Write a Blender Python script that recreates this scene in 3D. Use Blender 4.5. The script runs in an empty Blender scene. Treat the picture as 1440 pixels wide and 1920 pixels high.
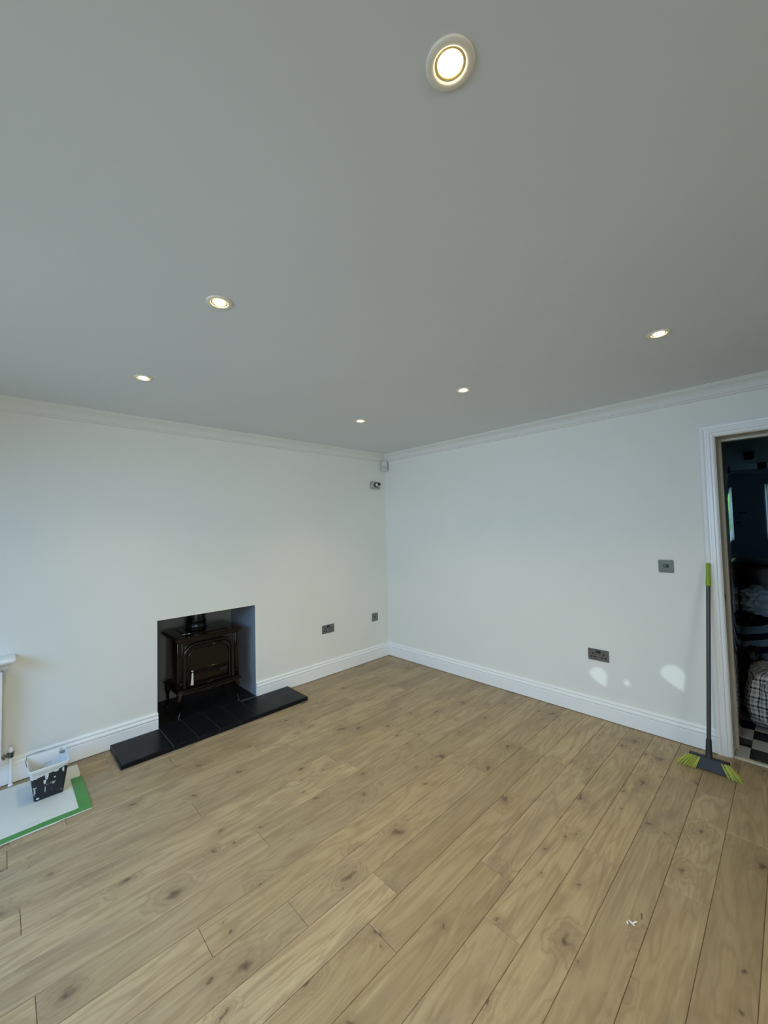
import bpy, bmesh, math, random
from mathutils import Vector, Matrix, noise
random.seed(7)
S = bpy.context.scene
C = S.collection

# ------------------------------------------------------------------ camera
CAM = Vector((-3.36903, -3.44993, 1.51808)); YAW, PITCH, ROLL, FPX = 0.80108803, 0.04059232, -0.02526502, 741.788
f = Vector((math.cos(PITCH)*math.cos(YAW), math.cos(PITCH)*math.sin(YAW), math.sin(PITCH)))
r = f.cross(Vector((0, 0, 1))).normalized(); u = r.cross(f)
r2 = r*math.cos(ROLL)+u*math.sin(ROLL); u2 = -r*math.sin(ROLL)+u*math.cos(ROLL)
cd = bpy.data.cameras.new('camera'); cam = bpy.data.objects.new('camera', cd); C.objects.link(cam)
cam.matrix_world = Matrix(((r2.x, u2.x, -f.x, CAM.x), (r2.y, u2.y, -f.y, CAM.y), (r2.z, u2.z, -f.z, CAM.z), (0, 0, 0, 1)))
cd.sensor_fit = 'VERTICAL'; cd.sensor_height = 36; cd.lens = FPX/1920*36; cd.clip_start = 0.02
S.camera = cam

# ------------------------------------------------------------------ world, daylight, exposure
w = bpy.data.worlds.new('World'); S.world = w; w.use_nodes = True
w.node_tree.nodes['Background'].inputs[0].default_value = (0.50, 0.70, 1.0, 1)
w.node_tree.nodes['Background'].inputs[1].default_value = 1.9
S.view_settings.view_transform = 'Standard'; S.view_settings.look = 'None'
S.view_settings.gamma = 1; S.view_settings.use_curve_mapping = False; S.view_settings.exposure = 0.0

def area(name, loc, rot, sx, sy, power, col, spread=180):
    l = bpy.data.lights.new(name, 'AREA'); l.shape = 'RECTANGLE'; l.size = sx; l.size_y = sy
    l.energy = power; l.color = col; l.spread = math.radians(spread)
    o = bpy.data.objects.new(name, l); C.objects.link(o); o.location = loc; o.rotation_euler = rot
    return o
# daylight entering by the window wall (west, out of frame), plus an added fill lamp behind the camera
area('window_daylight', (-5.12, -1.95, 1.55), (0, math.radians(-90), 0), 1.15, 2.3, 12, (0.82, 0.98, 0.98), 110)
area('window_skylight', (-5.10, -1.95, 1.62), (0, math.radians(-50), 0), 1.1, 2.3, 50, (0.15, 0.47, 1.0), 130)
area('rear_fill_light', (-3.3, -5.40, 1.15), (math.radians(80), 0, math.radians(-24)), 2.2, 2.0, 21, (0.92, 0.93, 0.86), 84)
sun = bpy.data.lights.new('sun', 'SUN'); sun.energy = 0.7; sun.angle = math.radians(0.3); sun.color = (0.80, 1.0, 1.0)
so = bpy.data.objects.new('sun', sun); C.objects.link(so)
SUND = Vector((5.3, -0.35, -1.35)).normalized()          # direction the sunlight travels
so.rotation_euler = SUND.to_track_quat('-Z', 'Y').to_euler(); so.location = (-8, -2, 4)

# ------------------------------------------------------------------ material helpers
def mat(name, col, rough=0.5, metal=0.0, **k):
    m = bpy.data.materials.new(name); m.use_nodes = True
    b = m.node_tree.nodes['Principled BSDF']
    b.inputs['Base Color'].default_value = (*col, 1); b.inputs['Roughness'].default_value = rough
    b.inputs['Metallic'].default_value = metal
    for a, v in k.items(): b.inputs[a.replace('_', ' ')].default_value = v
    return m
class NT:
    def __init__(s, m): s.t = m.node_tree; s.b = s.t.nodes['Principled BSDF']
    def n(s, kind, **k):
        x = s.t.nodes.new('ShaderNode'+kind)
        for a, v in k.items(): setattr(x, a, v)
        return x
    def l(s, a, b): s.t.links.new(a, b)
    def math(s, op, a, b=None, c=None, clamp=False):
        x = s.n('Math', operation=op); x.use_clamp = clamp
        for i, v in enumerate((a, b, c)):
            if v is None: continue
            if isinstance(v, (int, float)): x.inputs[i].default_value = v
            else: s.l(v, x.inputs[i])
        return x.outputs[0]
    def mix(s, fac, a, b, mode='MIX'):
        x = s.n('Mix', data_type='RGBA', blend_type=mode)
        for i, v in ((0, fac), (6, a), (7, b)):
            if isinstance(v, (int, float)): x.inputs[i].default_value = v
            elif isinstance(v, tuple): x.inputs[i].default_value = (*v, 1)
            else: s.l(v, x.inputs[i])
        return x.outputs[2]
    def noise(s, vec, scale, detail=3, rough=.5, dist=0):
        x = s.n('TexNoise'); x.inputs['Scale'].default_value = scale; x.inputs['Detail'].default_value = detail
        x.inputs['Roughness'].default_value = rough; x.inputs['Distortion'].default_value = dist
        if vec is not None: s.l(vec, x.inputs['Vector'])
        return x.outputs['Fac']
    def mapping(s, vec, scale=(1, 1, 1), loc=(0, 0, 0)):
        x = s.n('Mapping'); x.inputs['Scale'].default_value = scale; x.inputs['Location'].default_value = loc
        s.l(vec, x.inputs['Vector']); return x.outputs[0]
    def step(s, v, a, b):
        x = s.n('MapRange', interpolation_type='SMOOTHSTEP'); s.l(v, x.inputs[0])
        x.inputs[1].default_value = a; x.inputs[2].default_value = b; return x.outputs[0]
    def bump(s, h, strength, dist):
        x = s.n('Bump'); x.inputs['Strength'].default_value = strength; x.inputs['Distance'].default_value = dist
        s.l(h, x.inputs['Height']); s.l(x.outputs[0], s.b.inputs['Normal'])
    def obj(s): return s.n('TexCoord').outputs['Object']

def emulsion(name, col, var=0.03, rough=0.85):
    m = mat(name, col, rough); t = NT(m); o = t.obj()
    n1 = t.noise(o, 1.3, 3)
    dark = tuple(c*(1-var*2) for c in col)
    t.l(t.mix(n1, dark, tuple(min(1, c*(1+var)) for c in col)), t.b.inputs['Base Color'])
    t.bump(t.noise(o, 220, 2), 0.12, 0.0006)
    return m
M_WALL = emulsion('wall_emulsion', (0.84, 0.845, 0.80))
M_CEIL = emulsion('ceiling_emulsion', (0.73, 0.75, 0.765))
M_TRIM = mat('white_satin_gloss', (0.92, 0.93, 0.94), 0.30)
M_LINING = mat('cream_gloss_lining', (0.62, 0.58, 0.48), 0.35)
M_RECESS = emulsion('recess_shade_tone', (0.22, 0.24, 0.24), 0.08, 0.9)  # dark of the unlit recess put into the colour
M_REVEAL = emulsion('reveal_daylight_tone', (0.24, 0.28, 0.33), 0.10, 0.7)  # bluish daylight and recess shade put into the colour

def oak():
    m = mat('oak_floorboard', (0.4, 0.3, 0.2), 0.42); t = NT(m)
    o = t.obj(); rnd = t.n('ObjectInfo').outputs['Random']
    cx = t.n('CombineXYZ'); t.l(t.math('MULTIPLY', rnd, 37.0), cx.inputs[0]); t.l(t.math('MULTIPLY', rnd, 91.0), cx.inputs[1])
    ad = t.n('VectorMath', operation='ADD'); t.l(o, ad.inputs[0]); t.l(cx.outputs[0], ad.inputs[1]); p = ad.outputs[0]
    # knots: sparse 2D cells
    def knots(scale, seed, thresh, r0, r1):
        q = t.mapping(p, (scale*0.75, scale, scale), (seed, seed*2.3, 0))
        wob = t.n('VectorMath', operation='MULTIPLY_ADD')
        nn = t.n('TexNoise'); nn.inputs['Scale'].default_value = 5.0; t.l(q, nn.inputs['Vector'])
        t.l(nn.outputs['Color'], wob.inputs[0]); wob.inputs[1].default_value = (0.34, .34, 0); nn.inputs['Detail'].default_value = 5; t.l(q, wob.inputs[2])
        v = t.n('TexVoronoi', voronoi_dimensions='2D'); v.inputs['Scale'].default_value = 1.0; t.l(wob.outputs[0], v.inputs['Vector'])
        d = v.outputs['Distance']; sp = t.n('SeparateColor'); t.l(v.outputs['Color'], sp.inputs[0])
        gate = t.math('GREATER_THAN', sp.outputs[0], thresh)
        size = t.math('MULTIPLY_ADD', sp.outputs[1], 1.1, 0.45)
        dd = t.math('DIVIDE', d, size)
        core = t.math('MULTIPLY', t.math('SUBTRACT', 1.0, t.step(dd, r0, r1)), gate)
        halo = t.math('MULTIPLY', t.math('SUBTRACT', 1.0, t.step(dd, r0, r1*4.2)), gate)
        return core, halo
    c1, h1 = knots(4.0, 3.7, 0.60, 0.004, 0.075)
    c2, h2 = knots(9.0, 9.1, 0.88, 0.004, 0.075)
    # grain: long contours bent round the knots (cathedral figure)
    g = t.mapping(p, (0.9, 6.5, 1)); low = t.noise(g, 1.0, 3, .55, 0.5)
    ph = t.math('ADD', t.math('MULTIPLY', low, 11.0), t.math('MULTIPLY', h1, 2.6))
    ring = t.math('MULTIPLY_ADD', t.math('SINE', t.math('MULTIPLY', ph, 6.2)), 0.5, 0.5)
    ring = t.math('POWER', ring, 2.2)
    fine = t.noise(t.mapping(p, (5, 130, 1)), 1.0, 4, .65)
    pores = t.step(t.noise(t.mapping(p, (14, 330, 1)), 1.0, 2, .5), 0.60, 0.74)
    blot = t.noise(t.mapping(p, (2.0, 7, 1)), 1.0, 4, .6, 0.8)
    spk = t.n('SeparateColor'); wn = t.n('TexWhiteNoise', noise_dimensions='1D'); t.l(rnd, wn.inputs['W']); t.l(wn.outputs['Color'], spk.inputs[0])
    base = t.mix(spk.outputs[0], (0.350, 0.262, 0.150), (0.500, 0.382, 0.228))
    base = t.mix(t.math('MULTIPLY', spk.outputs[1], 0.35), base, (0.40, 0.325, 0.235))
    base = t.mix(t.math('MULTIPLY', t.step(blot, 0.46, 0.72), 0.62), base, (0.245, 0.180, 0.120))
    streak = t.noise(t.mapping(p, (1.1, 26, 1)), 1.0, 4, .6)
    base = t.mix(t.math('MULTIPLY', t.step(streak, 0.52, 0.70), 0.40), base, (0.265, 0.190, 0.115))
    base = t.mix(t.math('MULTIPLY', t.step(streak, 0.45, 0.30), 0.35), base, (0.56, 0.46, 0.31))
    base = t.mix(t.math('MULTIPLY', ring, 0.42), base, (0.245, 0.165, 0.092))
    base = t.mix(t.math('MULTIPLY', t.step(fine, 0.42, 0.66), 0.22), base, (0.26, 0.18, 0.105))
    base = t.mix(t.math('MULTIPLY', pores, 0.22), base, (0.17, 0.11, 0.065))
    cloud = t.math('MULTIPLY', t.step(t.noise(t.mapping(p, (3.2, 9, 1)), 1.0, 5, .65, 1.2), .52, .72), t.step(t.noise(p, 1.7, 1), .5, .6))
    base = t.mix(t.math('MULTIPLY', cloud, 0.45), base, (0.20, 0.145, 0.10))
    base = t.mix(t.math('MULTIPLY', t.math('MAXIMUM', h1, h2), 0.38), base, (0.215, 0.140, 0.088))
    base = t.mix(t.math('MULTIPLY', t.math('MAXIMUM', c1, c2), 0.80), base, (0.075, 0.050, 0.036))
    t.l(base, t.b.inputs['Base Color'])
    t.l(t.math('MULTIPLY_ADD', fine, 0.16, 0.36), t.b.inputs['Roughness'])
    h = t.math('SUBTRACT', t.math('MULTIPLY', fine, 0.6), t.math('ADD', t.math('MULTIPLY', pores, .3), c1))
    t.bump(h, 0.25, 0.0008)
    t.b.inputs['Specular IOR Level'].default_value = 0.4
    return m
M_OAK = oak()
M_SUB = mat('dark_subfloor', (0.05, 0.035, 0.022), 0.9)

def slate():
    m = mat('black_slate', (0.006, 0.0065, 0.008), 0.3, Specular_IOR_Level=0.14); t = NT(m); o = t.obj()
    t.l(t.mix(t.noise(o, 14, 5, .65), (0.004, 0.0045, 0.006), (0.013, 0.014, 0.018)), t.b.inputs['Base Color'])
    t.l(t.math('MULTIPLY_ADD', t.noise(o, 5, 4), 0.25, 0.20), t.b.inputs['Roughness'])
    t.bump(t.noise(t.mapping(o, (1, 1.6, 1)), 26, 5, .6), 0.35, 0.002)
    return m
M_SLATE = slate()
M_GROUT = mat('dark_grout', (0.07, 0.072, 0.075), 0.8)
M_ENAMEL = mat('brown_enamel_cast_iron', (0.009, 0.0045, 0.003), 0.10, 0.0, Coat_Weight=0.15, Coat_Roughness=0.05, Specular_IOR_Level=0.30)
M_BLACK = mat('black_stove_paint', (0.006, 0.006, 0.007), 0.28)
M_STOVEGLASS = mat('smoked_stove_glass', (0.012, 0.010, 0.007), 0.05, 0, Specular_IOR_Level=0.25)
M_CHROME = mat('polished_chrome', (0.36, 0.43, 0.52), 0.06, 1.0)
M_NICKEL = mat('brushed_nickel_plate', (0.235, 0.225, 0.21), 0.30, 1.0)
M_BLKPLASTIC = mat('black_plastic', (0.008, 0.008, 0.009), 0.35)
M_PLASTIC = mat('white_plastic', (0.66, 0.67, 0.66), 0.4)
M_GREYPL = mat('grey_plastic', (.40, .41, .41), .4)
M_HANDLE = mat('cream_porcelain', (0.62, 0.58, 0.50), 0.25)
M_LAMPRING = mat('white_downlight_trim', (0.84, 0.78, 0.66), 0.4)
def emit(name, col, st):
    m = bpy.data.materials.new(name); m.use_nodes = True; n = m.node_tree
    n.nodes.remove(n.nodes['Principled BSDF']); e = n.nodes.new('ShaderNodeEmission')
    e.inputs[0].default_value = (*col, 1); e.inputs[1].default_value = st
    n.links.new(e.outputs[0], n.nodes['Material Output'].inputs[0]); return m
M_LAMP = emit('lamp_glow', (1.0, 0.84, 0.52), 16.0)

# ------------------------------------------------------------------ mesh helpers
def link(name, me, m, parent=None, loc=None):
    o = bpy.data.objects.new(name, me)
    if m: me.materials.append(m)
    C.objects.link(o)
    if parent: o.parent = parent
    if loc is not None: o.location = loc
    return o
def fin(name, bm, m, parent=None, loc=None, smooth=False):
    bmesh.ops.recalc_face_normals(bm, faces=bm.faces[:])
    me = bpy.data.meshes.new(name); bm.to_mesh(me); bm.free()
    if smooth:
        for p in me.polygons: p.use_smooth = True
        try: me.set_sharp_from_angle(angle=math.radians(38))
        except Exception: pass
    return link(name, me, m, parent, loc)
def thing(name, label, cat, loc=(0, 0, 0), group=None):
    o = bpy.data.objects.new(name, None); o.empty_display_size = .05; C.objects.link(o); o.location = loc
    o['label'] = label; o['category'] = cat
    if group: o['group'] = group
    return o
def struct(o): o['kind'] = 'structure'; return o
def box(bm, a, b, bev=0.0, seg=2):
    x0, y0, z0 = a; x1, y1, z1 = b
    r = bmesh.ops.create_cube(bm, size=1)
    vs = r['verts']
    for v in vs:
        v.co = Vector(((x0+x1)/2+v.co.x*(x1-x0), (y0+y1)/2+v.co.y*(y1-y0), (z0+z1)/2+v.co.z*(z1-z0)))
    if bev > 0:
        es = list({e for v in vs for e in v.link_edges})
        bmesh.ops.bevel(bm, geom=es, offset=bev, segments=seg, affect='EDGES', profile=0.5)
def boxo(name, a, b, m, parent=None, bev=0.0, seg=2, smooth=False):
    bm = bmesh.new(); box(bm, a, b, bev, seg); return fin(name, bm, m, parent, smooth=smooth or bev > 0)
def cyl(bm, a, b, r0, r1=None, n=24, caps=True):
    a = Vector(a); b = Vector(b); r1 = r0 if r1 is None else r1
    d = (b-a); q = d.to_track_quat('Z', 'Y').to_matrix().to_4x4()
    bmesh.ops.create_cone(bm, cap_ends=caps, segments=n, radius1=r0, radius2=r1, depth=d.length,
                          matrix=Matrix.Translation((a+b)/2) @ q)
def tube(bm, pts, rad, n=10):
    pts = [Vector(p) for p in pts]; rings = []
    for i, p in enumerate(pts):
        d = (pts[min(i+1, len(pts)-1)]-pts[max(i-1, 0)]).normalized()
        a = d.cross(Vector((0, 0, 1)));
        if a.length < .05: a = d.cross(Vector((0, 1, 0)))
        a.normalize(); b = d.cross(a); rr = rad[i] if isinstance(rad, (list, tuple)) else rad
        rings.append([bm.verts.new(p+(a*math.cos(2*math.pi*k/n)+b*math.sin(2*math.pi*k/n))*rr) for k in range(n)])
    for i in range(len(rings)-1):
        for k in range(n): bm.faces.new((rings[i][k], rings[i][(k+1) % n], rings[i+1][(k+1) % n], rings[i+1][k]))
    bm.faces.new(rings[0][::-1]); bm.faces.new(rings[-1])
def lathe(bm, prof, origin=(0, 0, 0), n=32, axis='Z', closed=False):
    o = Vector(origin); rings = []
    for (rr, h) in prof:
        ring = []
        for k in range(n):
            c, s = math.cos(2*math.pi*k/n)*rr, math.sin(2*math.pi*k/n)*rr
            v = {'Z': (c, s, h), 'X': (h, c, s), 'Y': (c, h, s)}[axis]
            ring.append(bm.verts.new(o+Vector(v)))
        rings.append(ring)
    for i in range(len(rings)-1):
        for k in range(n): bm.faces.new((rings[i][k], rings[i][(k+1) % n], rings[i+1][(k+1) % n], rings[i+1][k]))
    if closed:
        for k in range(n): bm.faces.new((rings[-1][k], rings[-1][(k+1) % n], rings[0][(k+1) % n], rings[0][k]))
    else:
        bm.faces.new(rings[0]); bm.faces.new(rings[-1])
def sweep(bm, prof, frames):
    """prof: list of (a,b); frames: list of (origin, A, B) -> prism between frames, capped"""
    rings = [[bm.verts.new(Vector(o)+Vector(A)*a+Vector(B)*b) for a, b in prof] for o, A, B in frames]
    n = len(prof)
    for i in range(len(rings)-1):
        for k in range(n): bm.faces.new((rings[i][k], rings[i][(k+1) % n], rings[i+1][(k+1) % n], rings[i+1][k]))
    bm.faces.new(rings[0]); bm.faces.new(rings[-1])

# ------------------------------------------------------------------ setting
H = 2.4; XW = -5.2; YS = -5.5; WT = 0.26
FX0, FX1, FZ = -2.495, -1.695, 0.846       # fireplace opening
DY0, DY1, DZ = -3.905, -3.118, 2.062       # clear door opening between linings

bm = bmesh.new()
box(bm, (XW-.15, 0, -.02), (FX0, 0.12, H+.1)); box(bm, (FX1, 0, -.02), (WT, 0.12, H+.1)); box(bm, (FX0, 0, FZ), (FX1, .12, H+.1))
wl = struct(fin('wall_left', bm, M_WALL))
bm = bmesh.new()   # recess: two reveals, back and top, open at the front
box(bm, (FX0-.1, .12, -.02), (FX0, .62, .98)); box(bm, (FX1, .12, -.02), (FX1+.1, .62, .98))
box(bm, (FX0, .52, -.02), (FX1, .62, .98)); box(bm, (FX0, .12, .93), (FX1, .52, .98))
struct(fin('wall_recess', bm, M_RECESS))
# returns of the opening, daylight and shade put into their colour
boxo('reveal', (FX1-.003, 0.0005, .035), (FX1-.0001, .519, .929), M_REVEAL, wl)
boxo('reveal', (FX0+.0001, 0.0005, .035), (FX0+.003, .519, .929), M_REVEAL, wl)
bm = bmesh.new()
box(bm, (0, DY1+.03, -.02), (WT, .0, H+.1)); box(bm, (0, YS, -.02), (WT, DY0-.03, H+.1)); box(bm, (0, DY0-.03, DZ+.03), (WT, DY1+.03, H+.1))
struct(fin('wall_right', bm, M_WALL))
bm = bmesh.new(); box(bm, (XW-.15, YS-.15, -.02), (-4.1, YS, H+.1)); box(bm, (-1.7, YS-.15, -.02), (WT, YS, H+.1)); box(bm, (-4.1, YS-.15, 2.15), (-1.7, YS, H+.1))
box(bm, (-4.1, YS-.15, -.02), (-1.7, YS-.1, 2.15))
struct(fin('wall_back', bm, M_WALL))
WY0, WY1, WZ0, WZ1 = -3.15, -0.75, 0.95, 2.15
bm = bmesh.new(); box(bm, (XW-.15, YS, -.02), (XW, WY0, H+.1)); box(bm, (XW-.15, WY1, -.02), (XW, 0, H+.1))
box(bm, (XW-.15, WY0, -.02), (XW, WY1, WZ0)); box(bm, (XW-.15, WY0, WZ1), (XW, WY1, H+.1))
struct(fin('wall_window_side', bm, M_WALL))
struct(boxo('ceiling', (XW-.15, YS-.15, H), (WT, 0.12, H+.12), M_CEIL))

# window_1 (out of frame): frame and an added unseen mask sheet; its gaps are cut to shape the sun patches
w1 = bpy.data.objects.new('window_1', None); C.objects.link(w1); w1['kind'] = 'structure'; w1.location = (XW-.1, (WY0+WY1)/2, WZ0)
def P1(a, b): return (a[0]-w1.location.x, a[1]-w1.location.y, a[2]-w1.location.z), (b[0]-w1.location.x, b[1]-w1.location.y, b[2]-w1.location.z)
for (a, b) in (((XW-.12, WY0, WZ0), (XW-.06, WY0+.06, WZ1)), ((XW-.12, WY1-.06, WZ0), (XW-.06, WY1, WZ1)), ((XW-.12, WY0+.06, WZ0), (XW-.06, WY1-.06, WZ0+.06)), ((XW-.12, WY0+.06, WZ1-.06), (XW-.06, WY1-.06, WZ1))):
    boxo('window_frame', *P1(a, b), M_TRIM, w1)
def gaps():
    leaf = lambda cy, cz, s, pts: [(cy+a*s, cz+b*s) for a, b in pts]
    drop = [(-1, .15), (-.85, .6), (-.4, .95), (.1, 1.0), (.6, .8), (.95, .35), (1.0, -.1), (.55, -.5), (0.0, -.85), (-.72, -1.22), (-.85, -.9), (-.9, -.4)]
    # in metres on the wall: first axis is y (towards +y = left in the picture), second z
    A = leaf(-2.335, .325, .064, [(a, b) for a, b in drop])
    B = leaf(-2.532, .318, .022, [(math.cos(i*math.pi/5), math.sin(i*math.pi/5)) for i in range(10)])
    Cc = leaf(-2.818, .440, .072, [(a, b*1.05) for a, b in drop])
    return [A, B, Cc]
k = (XW-.04)/SUND.x   # parallel projection from the right wall back to the mask plane
def back(y, z): return (y+SUND.y*k, z+SUND.z*k)
import mathutils.geometry as mg
outer = [(WY0+.001, WZ0+.001), (WY1-.001, WZ0+.001), (WY1-.001, WZ1-.001), (WY0+.001, WZ1-.001)]
loops = [outer]+[[back(y, z) for y, z in g] for g in gaps()]
verts2 = []; edges = []
for lp in loops:
    s0 = len(verts2); verts2 += [Vector(p) for p in lp]; edges += [(s0+i, s0+(i+1) % len(lp)) for i in range(len(lp))]
vv, ee, ff, *_ = mg.delaunay_2d_cdt(verts2, edges, [], 1, 1e-6)
bm = bmesh.new(); bv = [bm.verts.new((XW-.04-w1.location.x, v.x-w1.location.y, v.y-w1.location.z)) for v in vv]
def inside(p, poly):
    c = False
    for i in range(len(poly)):
        (x1, y1), (x2, y2) = poly[i], poly[i-1]
        if (y1 > p[1]) != (y2 > p[1]) and p[0] < (x2-x1)*(p[1]-y1)/(y2-y1)+x1: c = not c
    return c
for fc in ff:
    ctr = (sum(vv[i].x for i in fc)/len(fc), sum(vv[i].y for i in fc)/len(fc))
    if not any(inside(ctr, lp) for lp in loops[1:]): bm.faces.new([bv[i] for i in fc])
bmesh.ops.solidify(bm, geom=bm.faces[:], thickness=.002)
fin('sun_mask', bm, mat('grey_sun_mask', (.45, .47, .48), .9), w1)

# floor: subfloor slab with every board its own object
fl = struct(boxo('floor', (XW-.15, YS-.15, -.2), (0.0, 0.12, -.0145), M_SUB))
PITCHW = 0.1522; Y0 = -3.305
BUTTS = {0: [-.82], 1: [-.54, -1.36], 3: [-1.39], 4: [-.25], 5: [-.92, -1.79], 6: [-2.335], 7: [-2.17], 8: [-2.506], 9: [-1.05], 12: [-1.727], 13: [-3.297], 10: [-1.49], 11: [-2.42], 2: [-2.3]}
for kk in range(-15, 22):
    y0 = Y0+kk*PITCHW; y1 = min(y0+PITCHW, -0.0005)
    if y0 < YS or y1-y0 < .02: continue
    rr = random.Random(kk*13+5)
    bt = sorted(BUTTS.get(kk, [-rr.uniform(.4, 1.9)]))
    xs = list(bt)
    while xs[0] > XW: xs.insert(0, xs[0]-rr.uniform(1.25, 2.1))
    while xs[-1] < 0: xs.append(xs[-1]+rr.uniform(1.2, 2.1))
    xs[0] = XW; xs[-1] = 0.0
    for a, b in zip(xs[:-1], xs[1:]):
        if b-a < .05: continue
        g = .0006; c = .0020; L = b-a-2*g; Wd = y1-y0-2*g; z = rr.uniform(-.0003, .0003)
        me = bpy.data.meshes.new('plank')
        V = []
        for (ins, zz) in ((0, -.014), (0, -c*.9), (c, 0)):
            V += [(-L/2+ins, -Wd/2+ins, zz), (L/2-ins, -Wd/2+ins, zz), (L/2-ins, Wd/2-ins, zz), (-L/2+ins, Wd/2-ins, zz)]
        F = [(3, 2, 1, 0), (8, 9, 10, 11)]
        for base in (0, 4):
            for i in range(4): F.append((base+i, base+(i+1) % 4, base+4+(i+1) % 4, base+4+i))
        me.from_pydata(V, [], F)
        link('plank', me, M_OAK, fl, ((a+b)/2, (y0+y1)/2, z-.0003))

# skirting boards
SK = [(0, .004), (.0195, .004), (.0195, .098), (.0175, .101), (.0175, .105), (.021, .108), (.0225, .113), (.0215, .119), (.0165, .126), (.012, .129), (.012, .133), (.0155, .136), (.0165, .141), (.0135, .147), (.007, .151), (0, .153)]
Z = (0, 0, 1)
bm = bmesh.new(); sweep(bm, SK, [((XW, 0, 0), (0, -1, 0), Z), ((FX0+.003, 0, 0), (0, -1, 0), Z)])
sweep(bm, SK, [((FX1, 0, 0), (0, -1, 0), Z), ((0, 0, 0), (-1, -1, 0), Z)])
struct(fin('baseboard_left', bm, M_TRIM))
AY0 = -3.050                                       # outer edge of the architrave
bm = bmesh.new(); sweep(bm, SK, [((0, 0, 0), (-1, -1, 0), Z), ((0, AY0, 0), (-1, 0, 0), Z)])
sweep(bm, SK, [((0, YS, 0), (-1, 0, 0), Z), ((0, DY0-.075, 0), (-1, 0, 0), Z)])
struct(fin('baseboard_right', bm, M_TRIM))
# coving: b axis down from the ceiling, a axis out of the wall
CV = [(0, 0), (.092, 0), (.092, .006), (.084, .008), (.080, .014), (.066, .020), (.050, .028), (.036, .040), (.026, .056), (.022, .066), (.014, .068), (.012, .078), (.004, .081), (0, .083)]
D = (0, 0, -1)
M_COVE = M_TRIM
M_COVE = emulsion('coving_emulsion', (0.78, 0.79, 0.76), .01)
bm = bmesh.new(); sweep(bm, CV, [((XW, 0, H), (0, -1, 0), D), ((0, 0, H), (-1, -1, 0), D)])
struct(fin('trim_1', bm, M_COVE))
bm = bmesh.new(); sweep(bm, CV, [((0, 0, H), (-1, -1, 0), D), ((0, YS, H), (-1, 0, 0), D)])
struct(fin('trim_2', bm, M_COVE))

# doorway
d1 = bpy.data.objects.new('door_1', None); C.objects.link(d1); d1['kind'] = 'structure'
AR = [(0, 0), (.072, 0), (.072, .017), (.062, .021), (.055, .020), (.048, .013), (.040, .013), (.036, .017), (.022, .018), (.018, .011), (.008, .011), (.005, .009), (0, .006)]
# a = distance from inner edge outwards, b = projection into the room
iy1, iy0, iz = DY1+.006, DY0-.006, DZ+.006
bm = bmesh.new()
sweep(bm, AR, [((0, iy1, 0), (0, 1, 0), (-1, 0, 0)), ((0, iy1, iz), (0, 1, 1), (-1, 0, 0)), ((0, iy0, iz), (0, -1, 1), (-1, 0, 0)), ((0, iy0, 0), (0, -1, 0), (-1, 0, 0))])
ar = fin('architrave', bm, M_TRIM, d1); ar['label'] = 'white moulded door surround'
boxo('jamb', (0, DY1, 0), (WT, DY1+.03, DZ), M_LINING, d1)
boxo('jamb', (0, DY0-.03, 0), (WT, DY0, DZ), M_LINING, d1)
boxo('door_head', (0, DY0-.03, DZ), (WT, DY1+.03, DZ+.03), M_LINING, d1)
bm = bmesh.new(); box(bm, (.150, DY1-.014, 0), (.195, DY1, DZ)); box(bm, (.150, DY0, 0), (.195, DY0+.014, DZ)); box(bm, (.150, DY0+.014, DZ-.014), (.195, DY1-.014, DZ))
fin('door_stop', bm, M_LINING, d1)
boxo('keep_plate', (.035, DY1-.0015, .985), (.06, DY1, 1.03), M_BLACK, d1)
boxo('threshold', (.004, DY0, -.012), (.040, DY1, .006), M_LINING, d1, .003)
M_GLOSS = mat('glossy_door_paint', (0.16, 0.13, 0.10), 0.05, 0, Coat_Weight=1.0)
boxo('door_leaf', (WT+.012, DY1-.006, .008), (WT+.50, DY1+.034, DZ-.004), M_GLOSS, d1, .002)

# ------------------------------------------------------------------ room beyond the doorway
M_FAR = emulsion('far_room_dim_tone', (0.30, 0.40, 0.45), .03)  # dimness and bluish light of this room put into the wall colour
FXE, FY0, FY1 = 6.32, -4.6, -2.55
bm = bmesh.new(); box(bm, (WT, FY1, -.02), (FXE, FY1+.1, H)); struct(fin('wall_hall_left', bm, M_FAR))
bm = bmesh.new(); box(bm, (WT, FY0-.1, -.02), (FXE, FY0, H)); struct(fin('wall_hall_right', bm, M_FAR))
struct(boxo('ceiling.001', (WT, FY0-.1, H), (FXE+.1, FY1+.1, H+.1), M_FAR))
WA, WB, WC, WD = -4.1, -3.115, 1.14, 2.13
bm = bmesh.new(); box(bm, (FXE, FY0-.1, -.02), (FXE+.1, WA, H)); box(bm, (FXE, WB, -.02), (FXE+.1, FY1+.1, H)); box(bm, (FXE, WA, -.02), (FXE+.1, WB, WC)); box(bm, (FXE, WA, WD), (FXE+.1, WB, H))
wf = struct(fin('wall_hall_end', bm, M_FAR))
for (a, b, c) in ((-2.86, -2.76, 1.62), (-2.80, -2.72, 1.45), (-2.82, -2.75, 1.38)):
    boxo('wall_scar', (FXE-.012, a, c), (FXE-.0005, b, c+.02), M_BLKPLASTIC, wf, .004)
w2 = bpy.data.objects.new('window_2', None); C.objects.link(w2); w2['kind'] = 'structure'
for a, b in (((FXE+.02, WA, WC), (FXE+.07, WA+.04, WD)), ((FXE+.02, WB-.05, WC), (FXE+.07, WB, WD)), ((FXE+.02, WA+.04, WC), (FXE+.07, WB-.05, WC+.04)), ((FXE+.02, WA+.04, WD-.04), (FXE+.07, WB-.05, WD)), ((FXE+.03, -3.63, WC+.04), (FXE+.06, -3.59, WD-.04))):
    boxo('window_frame', a, b, M_TRIM, w2)
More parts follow.
